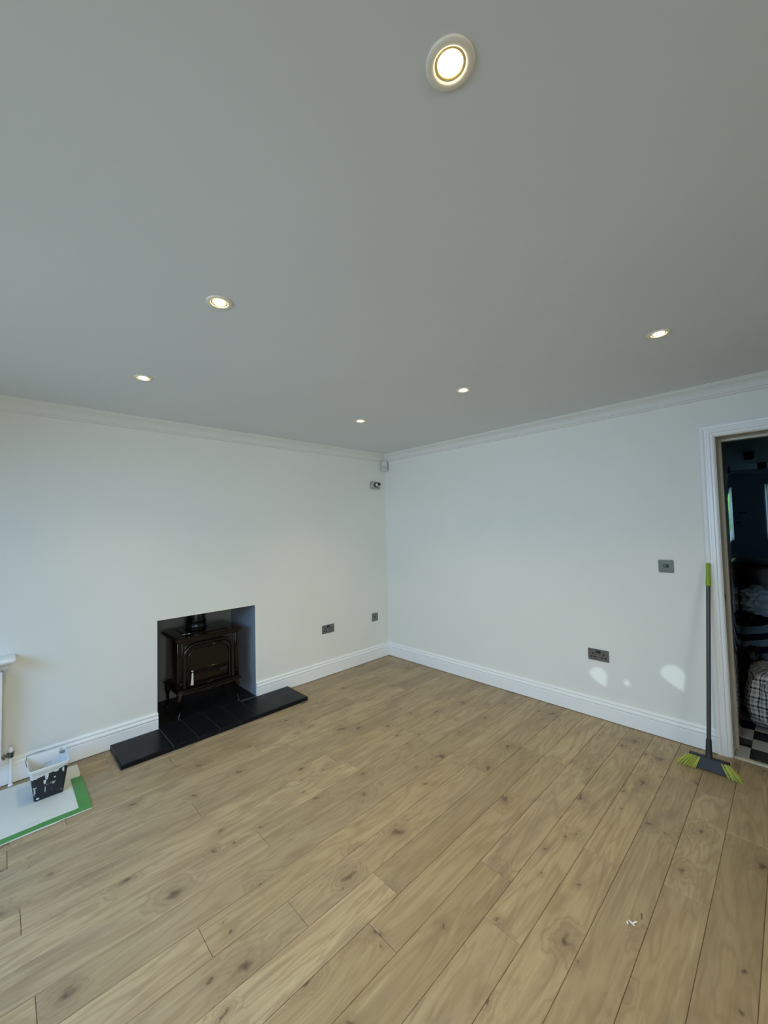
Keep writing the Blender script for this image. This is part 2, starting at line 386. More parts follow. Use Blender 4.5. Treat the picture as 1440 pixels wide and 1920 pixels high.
M_GLASS = mat('window_glass', (1, 1, 1), 0.0, 0, Transmission_Weight=1.0, IOR=1.02)
boxo('pane', (FXE+.043, WA+.04, WC+.04), (FXE+.047, WB-.05, WD-.04), M_GLASS, w2)
M_NET = bpy.data.materials.new('net_curtain'); M_NET.use_nodes = True; _n = M_NET.node_tree; _n.nodes.remove(_n.nodes['Principled BSDF']); _t = _n.nodes.new('ShaderNodeBsdfTranslucent'); _t.inputs[0].default_value = (.75, .82, .86, 1); _n.links.new(_t.outputs[0], _n.nodes['Material Output'].inputs[0])
bm = bmesh.new()
for i in range(12):
    pass
vs_ = [[bm.verts.new((FXE-.02+.008*math.sin(i*1.9), WB-.004-i*.012, z)) for i in range(15)] for z in (WC+.01, WD-.01)]
for i in range(14): bm.faces.new((vs_[0][i], vs_[0][i+1], vs_[1][i+1], vs_[1][i]))
fin('net_curtain', bm, M_NET, w2)
# skirting on the end wall hidden by furniture; coving band
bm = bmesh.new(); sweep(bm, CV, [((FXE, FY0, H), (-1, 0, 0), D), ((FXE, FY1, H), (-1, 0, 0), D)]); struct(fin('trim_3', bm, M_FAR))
# garden hedge seen by reflection in the door
def blob(name, c, rad, m, seed=0, amp=.25, freq=2.0, sub=4, parent=None, power=1.0):
    bm = bmesh.new(); bmesh.ops.create_icosphere(bm, subdivisions=sub, radius=1)
    for v in bm.verts:
        n = v.co.normalized()
        if power != 1.0:
            n = Vector([math.copysign(abs(q)**power, q) for q in n]); mx = 1
        d = 1+amp*noise.fractal(v.co*freq+Vector((seed, seed*2, 0)), 1.0, 2.0, 3)
        v.co = Vector((n.x*rad[0]*d, n.y*rad[1]*d, n.z*rad[2]*d))+Vector(c)
    return fin(name, bm, m, parent, smooth=True)
M_HEDGE = mat('hedge_leaves', (0.22, 0.62, 0.12), .7); t = NT(M_HEDGE); t.l(t.mix(t.step(t.noise(t.obj(), 9, 5), .4, .6), (.10, .40, .05), (.45, .85, .25)), t.b.inputs['Base Color'])
hg = blob('hedge', (8.6, -4.0, 1.5), (.5, 2.0, 1.6), M_HEDGE, 3, .35, 3.0, 5)
hg['label'] = 'bright green garden hedge outside the far window, mirrored on the door'; hg['category'] = 'hedge'
gw = boxo('garden_wall', (7.6, -6.5, -.05), (7.7, -2.0, 1.36), mat('pale_render', (.62, .66, .68), .9)); gw['label'] = 'pale garden wall outside the far window, mirrored low on the door'; gw['category'] = 'garden wall'
struct(boxo('ground', (FXE+.1, -7, -.12), (12, 0, -.05), mat('garden_paving', (.5, .5, .5), .9)))

# checkered floor tiles
hf = struct(boxo('floor.001', (0.0005, FY0, -.2), (FXE, FY1, -.012), M_GROUT))
M_TW = mat('white_floor_tile', (.52, .53, .50), .35); M_TB = mat('black_floor_tile', (.006, .006, .007), .3)
T = .157; OX, OY = .22, -3.187
tw = bpy.data.meshes.new('tile'); tb = None
def tilemesh(m):
    bm = bmesh.new(); box(bm, (-T/2+.001, -T/2+.001, -.0118), (T/2-.001, T/2-.001, 0), .0012, 1)
    me = bpy.data.meshes.new('tile'); bmesh.ops.recalc_face_normals(bm, faces=bm.faces[:]); bm.to_mesh(me); bm.free(); me.materials.append(m); return me
TWm, TBm = tilemesh(M_TW), tilemesh(M_TB)
bmS = [bmesh.new(), bmesh.new()]
for i in range(-1, 38):
    for j in range(-9, 4):
        x = OX+(i+.5)*T; y = OY+(j+.5)*T
        if x+T/2 > FXE or y+T/2 > FY1 or y-T/2 < FY0: continue
        if x-T/2 < WT and (y-T/2 > DY1 or y+T/2 < DY0): continue
        white = (i+j) % 2 == 1
        if x-T/2 < WT and (y+T/2 > DY1 or y-T/2 < DY0):      # tile cut to the door lining
            bmc = bmesh.new(); box(bmc, (x-T/2+.001, max(y-T/2+.001, DY0+.001), -.0118), (min(x+T/2-.001, WT-.001), min(y+T/2-.001, DY1-.001), 0))
            fin('floor_tile', bmc, M_TW if white else M_TB, hf); continue
        if i < 8 and -4 <= j <= 1:
            o = bpy.data.objects.new('floor_tile', TWm if white else TBm); C.objects.link(o); o.parent = hf; o.location = (x, y, 0)
        else:
            box(bmS[0 if white else 1], (x-T/2+.001, y-T/2+.001, -.0118), (x+T/2-.001, y+T/2-.001, 0))
for q, m in zip(bmS, (M_TW, M_TB)):
    o = fin('far_tiles', q, m, hf); o['kind'] = 'stuff'

# cube spotlights on the far ceiling
for (x, y, lab) in ((3.72, -3.085, 'black square ceiling spotlight in the far room, nearer one'), (5.25, -3.15, 'black square ceiling spotlight in the far room, further one')):
    tg = thing('ceiling_spotlight', lab, 'spotlight', (x, y, H), 'spotlights in the far room')
    bm = bmesh.new(); box(bm, (-.05, -.05, -.10), (.05, .05, 0), .006); fin('housing', bm, M_BLKPLASTIC, tg)
    bm = bmesh.new(); cyl(bm, (0, 0, -.104), (0, 0, -.0995), .034); fin('lens', bm, mat('spot_lens', (.1, .1, .1), .1), tg)

# black cabinet
cb = thing('cabinet', 'tall black cabinet standing in the dark far room', 'cabinet', (2.55, -3.45, 0))
boxo('body', (-.25, -.55, .06), (.35, .50, 1.03), M_BLACK, cb, .01); boxo('top_panel', (-.27, -.57, 1.03), (.37, .52, 1.06), M_BLACK, cb, .005)
boxo('plinth', (-.22, -.52, 0), (.33, .47, .06), M_BLACK, cb)
boxo('door', (-.268, -.01, .08), (-.25, .49, 1.0), M_BLACK, cb, .003); boxo('door', (-.268, -.54, .08), (-.25, -.03, 1.0), M_BLACK, cb, .003)

def plaid():
    m = mat('black_and_white_plaid', (.5, .5, .5), .95); t = NT(m); o = t.obj(); sp = t.n('SeparateXYZ')
    wob = t.n('VectorMath', operation='MULTIPLY_ADD'); nn = t.n('TexNoise'); nn.inputs['Scale'].default_value = 4; t.l(o, nn.inputs['Vector'])
    t.l(nn.outputs['Color'], wob.inputs[0]); wob.inputs[1].default_value = (.05, .05, .05); t.l(o, wob.inputs[2]); t.l(wob.outputs[0], sp.inputs[0])
    def bands(c, per):
        fr = t.math('FRACT', t.math('DIVIDE', c, per))
        a = t.math('MULTIPLY', t.math('GREATER_THAN', fr, .78), 1.0)
        b = t.math('MULTIPLY', t.math('MULTIPLY', t.math('GREATER_THAN', fr, .30), t.math('LESS_THAN', fr, .62)), .45)
        return t.math('ADD', a, b)
    bh = bands(sp.outputs[2], .062); bv = bands(t.math('ADD', sp.outputs[1], t.math('MULTIPLY', sp.outputs[0], .6)), .046)
    s = t.math('MULTIPLY', t.math('ADD', bh, bv), .62, clamp=True)
    t.l(t.mix(s, (.80, .78, .76), (.012, .012, .014)), t.b.inputs['Base Color']); return m
def stripes():
    m = mat('blue_striped_cotton', (.3, .4, .5), .95); t = NT(m); o = t.obj(); sp = t.n('SeparateXYZ'); t.l(o, sp.inputs[0])
    v = t.math('ADD', t.math('ADD', sp.outputs[2], t.math('MULTIPLY', sp.outputs[1], .30)), t.math('MULTIPLY', t.noise(o, 3, 2), .05))
    fr = t.math('FRACT', t.math('DIVIDE', v, .105))
    t.l(t.mix(t.math('GREATER_THAN', fr, .5), (.30, .46, .64), (.008, .014, .07)), t.b.inputs['Base Color']); return m
def cloth(name, c, rad, m, seed, amp, label, cat, freq=2.2, power=.62):
    bm = bmesh.new(); bmesh.ops.create_icosphere(bm, subdivisions=5, radius=1)
    for v in bm.verts:
        n = v.co.normalized(); s = Vector([math.copysign(abs(q)**power, q) for q in n])
        fold = math.sin(math.atan2(n.y, n.x)*9+3*noise.noise(n*2+Vector((seed, 0, 0))))*.035*(1-abs(n.z))
        d = 1+fold+amp*noise.fractal(n*freq+Vector((seed, seed, 0)), 1.0, 2.0, 4)
        v.co = Vector((s.x*rad[0]*d, s.y*rad[1]*d, max(s.z*rad[2]*d, -rad[2])))
    o = fin(name, bm, m, None, (c[0], c[1], c[2]+rad[2]), smooth=True); o['label'] = label; o['category'] = cat; return o
cloth('plaid_blanket', (.76, -3.510, 0.001), (.27, .360, .215), plaid(), 4.0, .06, 'crumpled black and white plaid blanket heaped on the checkered floor beyond the doorway', 'blanket', 2.2, .42)
cloth('striped_bedding', (1.66, -3.50, 0.001), (.36, .47, .32), stripes(), 8.0, .05, 'blue and navy striped bedding piled behind the plaid blanket', 'bedding')
cloth('bin_bag', (1.15, -3.165, 0.001), (.085, .060, .225), M_BLKPLASTIC, 6.0, .10, 'black bag slumped between the plaid blanket and the striped bedding', 'bag')
cloth('crumpled_towel', (1.56, -3.27, .665), (.25, .18, .12), mat('pale_blue_cotton', (.52, .66, .80), .95), 2.0, .30, 'pale blue crumpled towel on top of the striped bedding', 'towel', 3.0, .8)

# ------------------------------------------------------------------ ceiling downlights
DL = [(-2.762, -3.036, 'large-looking downlight at the top of the photo, nearest the camera'),
      (-2.775, -1.958, 'warm downlight in the left row, second from the camera'),
      (-2.800, -0.940, 'warm downlight in the left row, nearest the fireplace wall'),
      (-1.153, -3.052, 'warm downlight in the right row, nearest the doorway'),
      (-1.223, -2.003, 'warm downlight in the middle of the right row'),
      (-1.262, -1.026, 'smallest-looking downlight in the right row, nearest the room corner'),
      (-4.35, -3.04, 'downlight out of view to the left of the camera'), (-4.35, -1.96, 'downlight above the radiator side, out of view'),
      (-2.77, -4.15, 'downlight behind the camera, left row')]
def ring_mesh():
    bm = bmesh.new()
    lathe(bm, [(.0465, -.0005), (.0465, -.0025), (.044, -.0045), (.034, -.0045), (.0305, -.0035), (.0275, .004), (.0275, .020), (.030, .020)], n=48, closed=True)
    bmesh.ops.recalc_face_normals(bm, faces=bm.faces[:]); me = bpy.data.meshes.new('trim_ring'); bm.to_mesh(me); bm.free()
    for p in me.polygons: p.use_smooth = True
    me.materials.append(M_LAMPRING); return me
def lens_mesh():
    bm = bmesh.new(); lathe(bm, [(.0005, -.0090), (.008, -.0086), (.015, -.0068), (.020, -.0040), (.0226, .0002), (.0228, .012), (.0005, .012)], n=40)
    bmesh.ops.recalc_face_normals(bm, faces=bm.faces[:]); me = bpy.data.meshes.new('lamp_face'); bm.to_mesh(me); bm.free()
    for p in me.polygons: p.use_smooth = True
    me.materials.append(M_LAMP); return me
def refl_mesh():
    bm = bmesh.new(); lathe(bm, [(.0229, -.0006), (.0272, -.0020), (.0272, .006), (.0229, .006)], n=40, closed=True)
    bmesh.ops.recalc_face_normals(bm, faces=bm.faces[:]); me = bpy.data.meshes.new('reflector'); bm.to_mesh(me); bm.free()
    for p in me.polygons: p.use_smooth = True
    me.materials.append(mat('brass_reflector', (.85, .68, .30), .25, .6)); return me
RM, LM, FM = ring_mesh(), lens_mesh(), refl_mesh()
# holes in the ceiling are hidden by the trims; the lamp sits just under the plasterboard
for i, (x, y, lab) in enumerate(DL):
    if i < 6:
        tg = thing('downlight', lab, 'downlight', (x, y, H), 'recessed downlights')
        o = bpy.data.objects.new('trim_ring', RM); C.objects.link(o); o.parent = tg
        o = bpy.data.objects.new('reflector', FM); C.objects.link(o); o.parent = tg
        o = bpy.data.objects.new('lamp_face', LM); C.objects.link(o); o.parent = tg; o.location = (0, 0, 0)
    l = bpy.data.lights.new('downlight_beam', 'SPOT'); l.energy = 23; l.color = (1.0, .82, .30); l.spot_size = math.radians(115); l.spot_blend = .9; l.shadow_soft_size = .025
    o = bpy.data.objects.new('downlight_beam', l); C.objects.link(o); o.location = (x, y, H-.012)

# ------------------------------------------------------------------ hearth
hz = .035
he = thing('hearth', 'black slate hearth slab in front of the stove', 'hearth', (-2.09, -.18, 0))
def rel(o, a): return tuple(a[i]-o.location[i] for i in range(3))
def hbox(name, a, b, m, bev=.004, par=None): return boxo(name, rel(he, a), rel(he, b), m, par or he, bev, 1)
hbox('bed', (-2.797, -.366, 0), (-1.389, -.001, hz-.0025), M_GROUT, 0)
hbox('bed', (FX0+.003, -.001, 0), (FX1-.003, .517, hz-.0025), M_GROUT, 0)
hbox('slab', (-2.800, -.370, .002), (-2.4860, -.0225, hz), M_SLATE, .005)
hbox('slab', (-1.8480, -.370, .002), (-1.385, -.0225, hz), M_SLATE, .005)
xs = [-2.486, -2.322, -2.162, -2.005, -1.848]
for a, b in zip(xs[:-1], xs[1:]):
    hbox('hearth_tile', (a+.0014, -.370, .004), (b-.0014, -.002, hz), M_SLATE, .0015)
for a, b in zip([FX0+.003, -2.337, -2.180, -2.020, -1.862], [-2.337, -2.180, -2.020, -1.862, FX1-.003]):
    for c, d in ((.000, .258), (.258, .517)): hbox('hearth_tile', (a+.0012, c+.001, hz-.010), (b-.0012, d-.001, hz), M_SLATE, .0015)
# oak strips let in round the hearth
for a, b in (((-2.835, -.405, -.001), (-2.803, -.023, .0018)), ((-2.803, -.405, -.001), (-1.382, -.374, .0018)), ((-1.382, -.405, -.001), (-1.350, -.023, .0018))):
    boxo('hearth_border', a, b, M_OAK, fl, .001, 1)

# ------------------------------------------------------------------ stove
SX, SY0, SY1 = -2.087, .055, .38
st = thing('wood_stove', 'glossy brown enamelled cast-iron stove standing in the fireplace recess', 'stove', (SX, (SY0+SY1)/2, hz))
def sp(x, y, z): return (x-SX, y-(SY0+SY1)/2, z-hz)
def sbox(name, a, b, m=M_ENAMEL, bev=.004, seg=2, par=None): return boxo(name, sp(*a), sp(*b), m, par or st, bev, seg)
HW = .238
sbox('body', (SX-HW, SY0, .245), (SX+HW, SY1, .635), bev=.008)
# top plate: stepped ogee outline with a bowed front
def bowed(bm, hw, y0, y1, z0, z1, bow, inset=0.0):
    n = 14; pts = []
    for i in range(n+1):
        s = i/n*2-1; pts.append((SX+s*(hw-inset), y0+inset-bow*(1-s*s)))
    pts += [(SX+hw-inset, y1-inset), (SX-hw+inset, y1-inset)]
    lo = [bm.verts.new(sp(x, y, z0)) for x, y in pts]; hi = [bm.verts.new(sp(x, y, z1)) for x, y in pts]
    for i in range(len(pts)): bm.faces.new((lo[i], lo[(i+1) % len(pts)], hi[(i+1) % len(pts)], hi[i]))
    bm.faces.new(lo[::-1]); bm.faces.new(hi)
bm = bmesh.new()
bowed(bm, .250, .035, .395, .628, .640, .014); bowed(bm, .262, .022, .405, .640, .650, .016); bowed(bm, .272, .012, .415, .650, .664, .018); bowed(bm, .262, .020, .405, .664, .670, .018)
fin('top_plate', bm, M_ENAMEL, st)
bm = bmesh.new(); bowed(bm, .17, .09, .36, .670, .676, .01); fin('griddle_lid', bm, M_ENAMEL, st)
# bottom ledge, bowed and stepped, wider at the front
bm = bmesh.new(); bowed(bm, .262, .010, .395, .228, .240, .030); bowed(bm, .252, .022, .390, .240, .252, .026); bowed(bm, .250, .030, .385, .212, .228, .022)
fin('ash_ledge', bm, M_ENAMEL, st)
# corner pilasters
for s in (-1, 1):
    bm = bmesh.new(); box(bm, sp(SX+s*.238-.016, SY0-.014, .252), sp(SX+s*.238+.016, SY0+.02, .628), .005)
    box(bm, sp(SX+s*.212-.005, SY0-.010, .262), sp(SX+s*.212+.005, SY0+.01, .618), .003)
    fin('pilaster', bm, M_ENAMEL, st, smooth=True)
# doors: arched raised moulding round the glass
def arch_pts(hw, z0, z1, r, n=10):
    pts = [(-hw, z0), (-hw, z1-r)]
    for i in range(1, n+1):
        a = math.pi/2*i/n; pts.append((-hw+r*1.25*(1-math.cos(a)), z1-r+r*math.sin(a)))
    return pts+[(-x, z) for x, z in pts[::-1]]
def arch_tube(name, hw, z0, z1, r, rad, y, m=M_ENAMEL, par=None):
    bm = bmesh.new(); tube(bm, [sp(SX+x, y, z) for x, z in arch_pts(hw, z0, z1, r)], rad, 10); return fin(name, bm, m, par or st, smooth=True)
dr = sbox('door', (SX-.195, SY0-.012, .262), (SX+.195, SY0+.004, .600), bev=.004)
arch_tube('outer_moulding', .198, .262, .598, .085, .016, SY0-.012, par=dr)
arch_tube('inner_moulding', .168, .268, .566, .075, .007, SY0-.018, par=dr)
gb = bmesh.new(); gp = [(x, z) for x, z in arch_pts(.160, .388, .556, .07)]
lo = [gb.verts.new(sp(SX+x, SY0-.0125, z)) for x, z in gp]; hi = [gb.verts.new(sp(SX+x, SY0-.015, z)) for x, z in gp]
for i in range(len(gp)): gb.faces.new((lo[i], lo[(i+1) % len(gp)], hi[(i+1) % len(gp)], hi[i]))
gb.faces.new(lo); gb.faces.new(hi[::-1]); g_ = fin('glass', gb, M_STOVEGLASS, dr); g_['label'] = 'dark stove glass'
for z, rr in ((.388, .006), (.368, .0045), (.272, .005)):
    bm = bmesh.new(); tube(bm, [sp(SX-.160, SY0-.016, z), sp(SX+.160, SY0-.016, z)], rr, 8); fin('cross_bar', bm, M_ENAMEL, dr, smooth=True)
sbox('ash_panel', (SX-.145, SY0-.017, .285), (SX+.145, SY0-.012, .352), bev=.002, par=dr)
# cast leaf ornaments on the centre line
for z, yy in ((.606, SY0-.016), (.582, SY0-.024), (.378, SY0-.022), (.262, SY0-.020), (.236, -.020)):
    bm = bmesh.new()
    for dx, rx in ((-.017, .008), (0, .011), (.017, .008)):
        bmesh.ops.create_uvsphere(bm, u_segments=12, v_segments=8, radius=1, matrix=Matrix.Translation(sp(SX+dx, yy, z)) @ Matrix.Diagonal((rx, .007, rx*.85, 1)))
    fin('cast_ornament', bm, M_ENAMEL, st, smooth=True)
# hinges
for s in (-1, 1):
    for z in (.500, .300):
        bm = bmesh.new(); cyl(bm, sp(SX+s*.228, SY0-.018, z-.014), sp(SX+s*.228, SY0-.018, z+.014), .007, n=12); box(bm, sp(SX+s*.214-.016, SY0-.016, z-.006), sp(SX+s*.214+.016, SY0-.010, z+.006))
        fin('hinge', bm, M_ENAMEL, st)
# door handle
bm = bmesh.new(); hx = -2.235; hy = SY0-.040
tube(bm, [sp(hx, SY0-.012, .392), sp(hx, hy, .392), sp(hx+.001, hy-.004, .375)], .006, 10)
bmesh.ops.create_uvsphere(bm, u_segments=14, v_segments=10, radius=.013, matrix=Matrix.Translation(sp(hx, hy-.002, .390)))
hd = fin('door_handle', bm, M_CHROME, st, smooth=True); hd['label'] = 'bright metal handle stem'
bm = bmesh.new(); tube(bm, [sp(hx+.001, hy-.004, .378), sp(hx, hy-.005, .360), sp(hx-.002, hy-.008, .330), sp(hx-.004, hy-.010, .300), sp(hx-.005, hy-.011, .285)], [.006, .0075, .0085, .0115, .012], 12)
hg_ = fin('handle_grip', bm, M_HANDLE, hd, smooth=True); hg_['label'] = 'cream porcelain handle grip'
# damper lever
bm = bmesh.new(); tube(bm, [sp(-2.29, .10, .672), sp(-2.275, .095, .682), sp(-2.245, .075, .682)], .004, 8)
bmesh.ops.create_uvsphere(bm, u_segments=12, v_segments=8, radius=.010, matrix=Matrix.Translation(sp(-2.240, .072, .683)))
fin('damper_lever', bm, M_CHROME, st, smooth=True)
# cabriole legs
for s in (-1, 1):
    for yy, fy in ((SY0-.012, -1), (SY1-.02, .5)):
        bm = bmesh.new(); x = SX+s*.228
        tube(bm, [sp(x-s*.006, yy+.012, .232), sp(x+s*.004, yy+.004, .205), sp(x+s*.010, yy+.002*fy, .170), sp(x+s*.008, yy+.002, .120), sp(x+s*.008, yy-.002, .080), sp(x+s*.014, yy+.006*fy, .052), sp(x+s*.022, yy+.014*fy, .0425)],
             [.030, .028, .021, .0125, .0095, .010, .006], 12)
        cyl(bm, sp(x+s*.018, yy+.010*fy, hz), sp(x+s*.018, yy+.010*fy, .045), .017, .013, 14)
        fin('leg', bm, M_ENAMEL, st, smooth=True)
# flue
PX, PY = -2.108, .305
bm = bmesh.new(); o3 = sp(PX, PY, 0)
lathe(bm, [(.098, .668), (.098, .678), (.090, .684), (.083, .700), (.083, .728), (.086, .733), (.086, .742), (.078, .746), (.060, .746)], o3, 36); fin('flue_collar', bm, M_BLACK, st, smooth=True)
bm = bmesh.new(); lathe(bm, [(.0745, .745), (.0745, .929)], o3, 36); fin('flue_pipe', bm, M_BLACK, st, smooth=True)
bm = bmesh.new(); lathe(bm, [(.076, .755), (.079, .758), (.079, .763), (.076, .766)], o3, 36); fin('flue_band', bm, M_BLACK, st, smooth=True)

# ------------------------------------------------------------------ electrical plates
def socket_plate(name, label, cat, origin, X, N, w_, h_, kind, m=M_NICKEL, group=None):
    """origin centre on the wall; X = direction to the right as seen; N = out of the wall"""
    tg = thing(name, label, cat, origin, group); X = Vector(X); N = Vector(N)
    def P(a, b, c): return X*a+N*c+Vector((0, 0, 1))*b
    def slab(nm, a0, b0, a1, b1, c0, c1, mm, bev=.0):
        p, q = P(a0, b0, c0), P(a1, b1, c1)
        return boxo(nm, tuple(min(p[i], q[i]) for i in range(3)), tuple(max(p[i], q[i]) for i in range(3)), mm, tg, bev, 2)
    # rounded plate
    bm = bmesh.new(); rr = .006; pts = []
    for cx_, cy_, a0 in ((w_/2-rr, h_/2-rr, 0), (-w_/2+rr, h_/2-rr, 90), (-w_/2+rr, -h_/2+rr, 180), (w_/2-rr, -h_/2+rr, 270)):
        for k in range(5):
            a = math.radians(a0+k*22.5); pts.append((cx_+rr*math.cos(a), cy_+rr*math.sin(a)))
    lv = [[bm.verts.new(P(a*s, b*s, c)) for a, b in pts] for s, c in ((1, .0003), (1, .0035), (.985, .0048))]
    for i in range(2):
        for k in range(len(pts)): bm.faces.new((lv[i][k], lv[i][(k+1) % len(pts)], lv[i+1][(k+1) % len(pts)], lv[i+1][k]))
    bm.faces.new(lv[0][::-1]); bm.faces.new(lv[2]); fin('faceplate', bm, m, tg)
    def screw(a, b):
        bm = bmesh.new(); cyl(bm, P(a, b, .0045), P(a, b, .0062), .0035, n=12); fin('screw', bm, M_CHROME, tg)
    if kind == 'double':
        for s in (-1, 1):
            cx_ = s*.038
            slab('pin_slot', cx_-.0048, .001, cx_+.0048, .014, .0045, .0056, M_BLKPLASTIC)
            slab('pin_slot', cx_-.0185, -.0225, cx_-.0070, -.0120, .0045, .0056, M_BLKPLASTIC)
            slab('pin_slot', cx_+.0070, -.0225, cx_+.0185, -.0120, .0045, .0056, M_BLKPLASTIC)
            slab('switch_rocker', s*.009-.0075, .014, s*.009+.0075, .034, .0045, .0075, M_BLKPLASTIC, .001)
            screw(s*.060, .026)
    elif kind == 'aerial':
        bm = bmesh.new(); cyl(bm, P(0, .002, .004), P(0, .002, .010), .0075, n=18); fin('aerial_socket', bm, M_BLKPLASTIC, tg)
        bm = bmesh.new(); cyl(bm, P(0, .002, .010), P(0, .002, .0125), .003, n=12); fin('pin', bm, M_CHROME, tg)
    elif kind == 'switch':
        slab('switch_rocker', -.014, -.008, -.001, .016, .0045, .0085, M_BLKPLASTIC, .001)
        slab('switch_rocker', .002, -.008, .015, .016, .0045, .0085, M_BLKPLASTIC, .001)
        slab('switch_rocker', -.010, -.004, -.005, .012, .0083, .0092, M_CHROME)
    return tg
socket_plate('wall_socket', 'brushed metal double socket on the fireplace wall', 'socket', (-.887, -.0001, .476), (1, 0, 0), (0, -1, 0), .155, .087, 'double', group=None)
socket_plate('aerial_plate', 'small square grey metal outlet plate near the room corner', 'outlet', (-.219, -.0001, .483), (1, 0, 0), (0, -1, 0), .092, .092, 'aerial')
socket_plate('wall_socket', 'brushed metal double socket on the right wall above the light patches', 'socket', (-.0001, -2.343, .484), (0, -1, 0), (-1, 0, 0), .150, .088, 'double')
socket_plate('light_switch', 'square polished chrome switch plate on the right wall beside the door', 'switch', (-.0001, -2.814, 1.2), (0, -1, 0), (-1, 0, 0), .090, .090, 'switch', M_CHROME)

# motion sensor in the corner
ms = thing('motion_sensor', 'white motion sensor mounted high in the room corner under the coving', 'sensor', (-.030, -.030, 2.265))
Rm = Matrix.Rotation(math.radians(45), 4, 'Z')
def rb(nm, a, b, m, bev, par=ms, seg=3):
    bm = bmesh.new(); box(bm, a, b, bev, seg); bmesh.ops.transform(bm, matrix=Rm, verts=bm.verts[:]); return fin(nm, bm, m, par, smooth=True)
# local frame: after the 45 degree turn, -x points at the camera side, y runs across the corner
rb('casing', (-.050, -.036, -.066), (-.004, .036, .060), M_PLASTIC, .012)
rb('lens', (-.053, -.026, -.054), (-.048, .026, -.004), mat('sensor_lens', (.50, .51, .50), .5), .003)
rb('indicator', (-.0515, -.003, .018), (-.0495, .003, .024), M_BLKPLASTIC, 0, seg=1)
rb('bracket', (-.006, -.022, -.03), (.006, .022, .03), M_PLASTIC, .003)

cf = thing('sensor_bracket', 'small white fitting with a dark ring below the motion sensor', 'wall fitting', (-.170, -.0002, 2.027))
bm = bmesh.new(); box(bm, (-.078, -.026, -.045), (.072, 0, .045), .016, 3); fin('base', bm, M_GREYPL, cf, smooth=True)
bm = bmesh.new(); lathe(bm, [(.030, -.025), (.030, -.036), (.021, -.036), (.021, -.025)], (-.002, 0, .004), 28, 'Y', closed=True); fin('ring', bm, M_BLKPLASTIC, cf, smooth=True)
bm = bmesh.new(); lathe(bm, [(.019, -.026), (.019, -.042), (.012, -.047), (.0005, -.047)], (-.002, 0, .004), 24, 'Y'); fin('knob', bm, M_PLASTIC, cf, smooth=True)
bm = bmesh.new(); box(bm, (.026, -.030, .004), (.070, -.0255, .032), .002); fin('dark_slot', bm, M_BLKPLASTIC, cf)

# ------------------------------------------------------------------ radiator, shelf, valve
rd = thing('radiator', 'white panel radiator at the left edge under the shelf', 'radiator', (-3.95, -.06, .17))
def rr_(a): return (a[0]+3.95, a[1]+.06, a[2]-.17)
bm = bmesh.new(); box(bm, rr_((-4.55, -.100, .178)), rr_((-3.353, -.078, .708)), .006); 
fin('front_panel', bm, M_TRIM, rd, smooth=True)
bm = bmesh.new(); box(bm, rr_((-4.55, -.052, .178)), rr_((-3.362, -.038, .700)), .004); fin('back_panel', bm, M_TRIM, rd, smooth=True)
bm = bmesh.new(); box(bm, rr_((-4.54, -.080, .700)), rr_((-3.36, -.040, .708))); fin('top_grille', bm, M_TRIM, rd)
for x in (-4.3, -3.6):
    boxo('wall_bracket', rr_((x-.02, -.040, .25)), rr_((x+.02, -.004, .60)), M_TRIM, rd)
sh = thing('shelf', 'white round-edged shelf on the wall above the radiator', 'shelf', (-3.9, -.07, .76))
bm = bmesh.new(); box(bm, (-.70, -.075, .0), (.607, .0699, .027), .012, 3); fin('board', bm, M_TRIM, sh, smooth=True)
bm = bmesh.new(); sweep(bm, [(0, 0), (.060, 0), (.058, -.012), (.040, -.026), (.020, -.040), (.012, -.060), (0, -.062)], [((-.66, .0699, .0005), (0, -1, 0), (0, 0, 1)), ((.575, .0699, .0005), (0, -1, 0), (0, 0, 1))])
fin('support_moulding', bm, M_TRIM, sh)
vp = thing('radiator_pipe', 'white radiator pipe with a dull metal valve rising from the floor', 'pipe', (-3.312, -.045, 0))
bm = bmesh.new(); tube(bm, [(0, 0, 0.002), (0, 0, .08), (0, 0, .19)], .0085, 14); fin('pipe', bm, M_TRIM, vp, smooth=True)
bm = bmesh.new(); lathe(bm, [(.013, 0.0005), (.013, .006), (.010, .012), (.009, .012)], (0, 0, 0), 18); fin('floor_collar', bm, M_TRIM, vp)
M_VALVE = mat('dull_valve_metal', (.20, .19, .18), .35, 1.0)
bm = bmesh.new(); lathe(bm, [(.009, .168), (.014, .170), (.014, .186), (.017, .188), (.017, .200), (.011, .203)], (0, 0, 0), 8); tube(bm, [(0, 0, .188), (-.022, -.010, .188), (-.036, -.02, .188)], .010, 12)
lathe(bm, [(.015, -.036), (.015, -.024)], (0, -.016, .188), 6, 'X'); fin('valve_body', bm, M_VALVE, vp)
bm = bmesh.new(); lathe(bm, [(.011, .203), (.012, .206), (.011, .226), (.007, .232), (.0005, .233)], (0, 0, 0), 16); fin('valve_cap', bm, M_TRIM, vp, smooth=True)

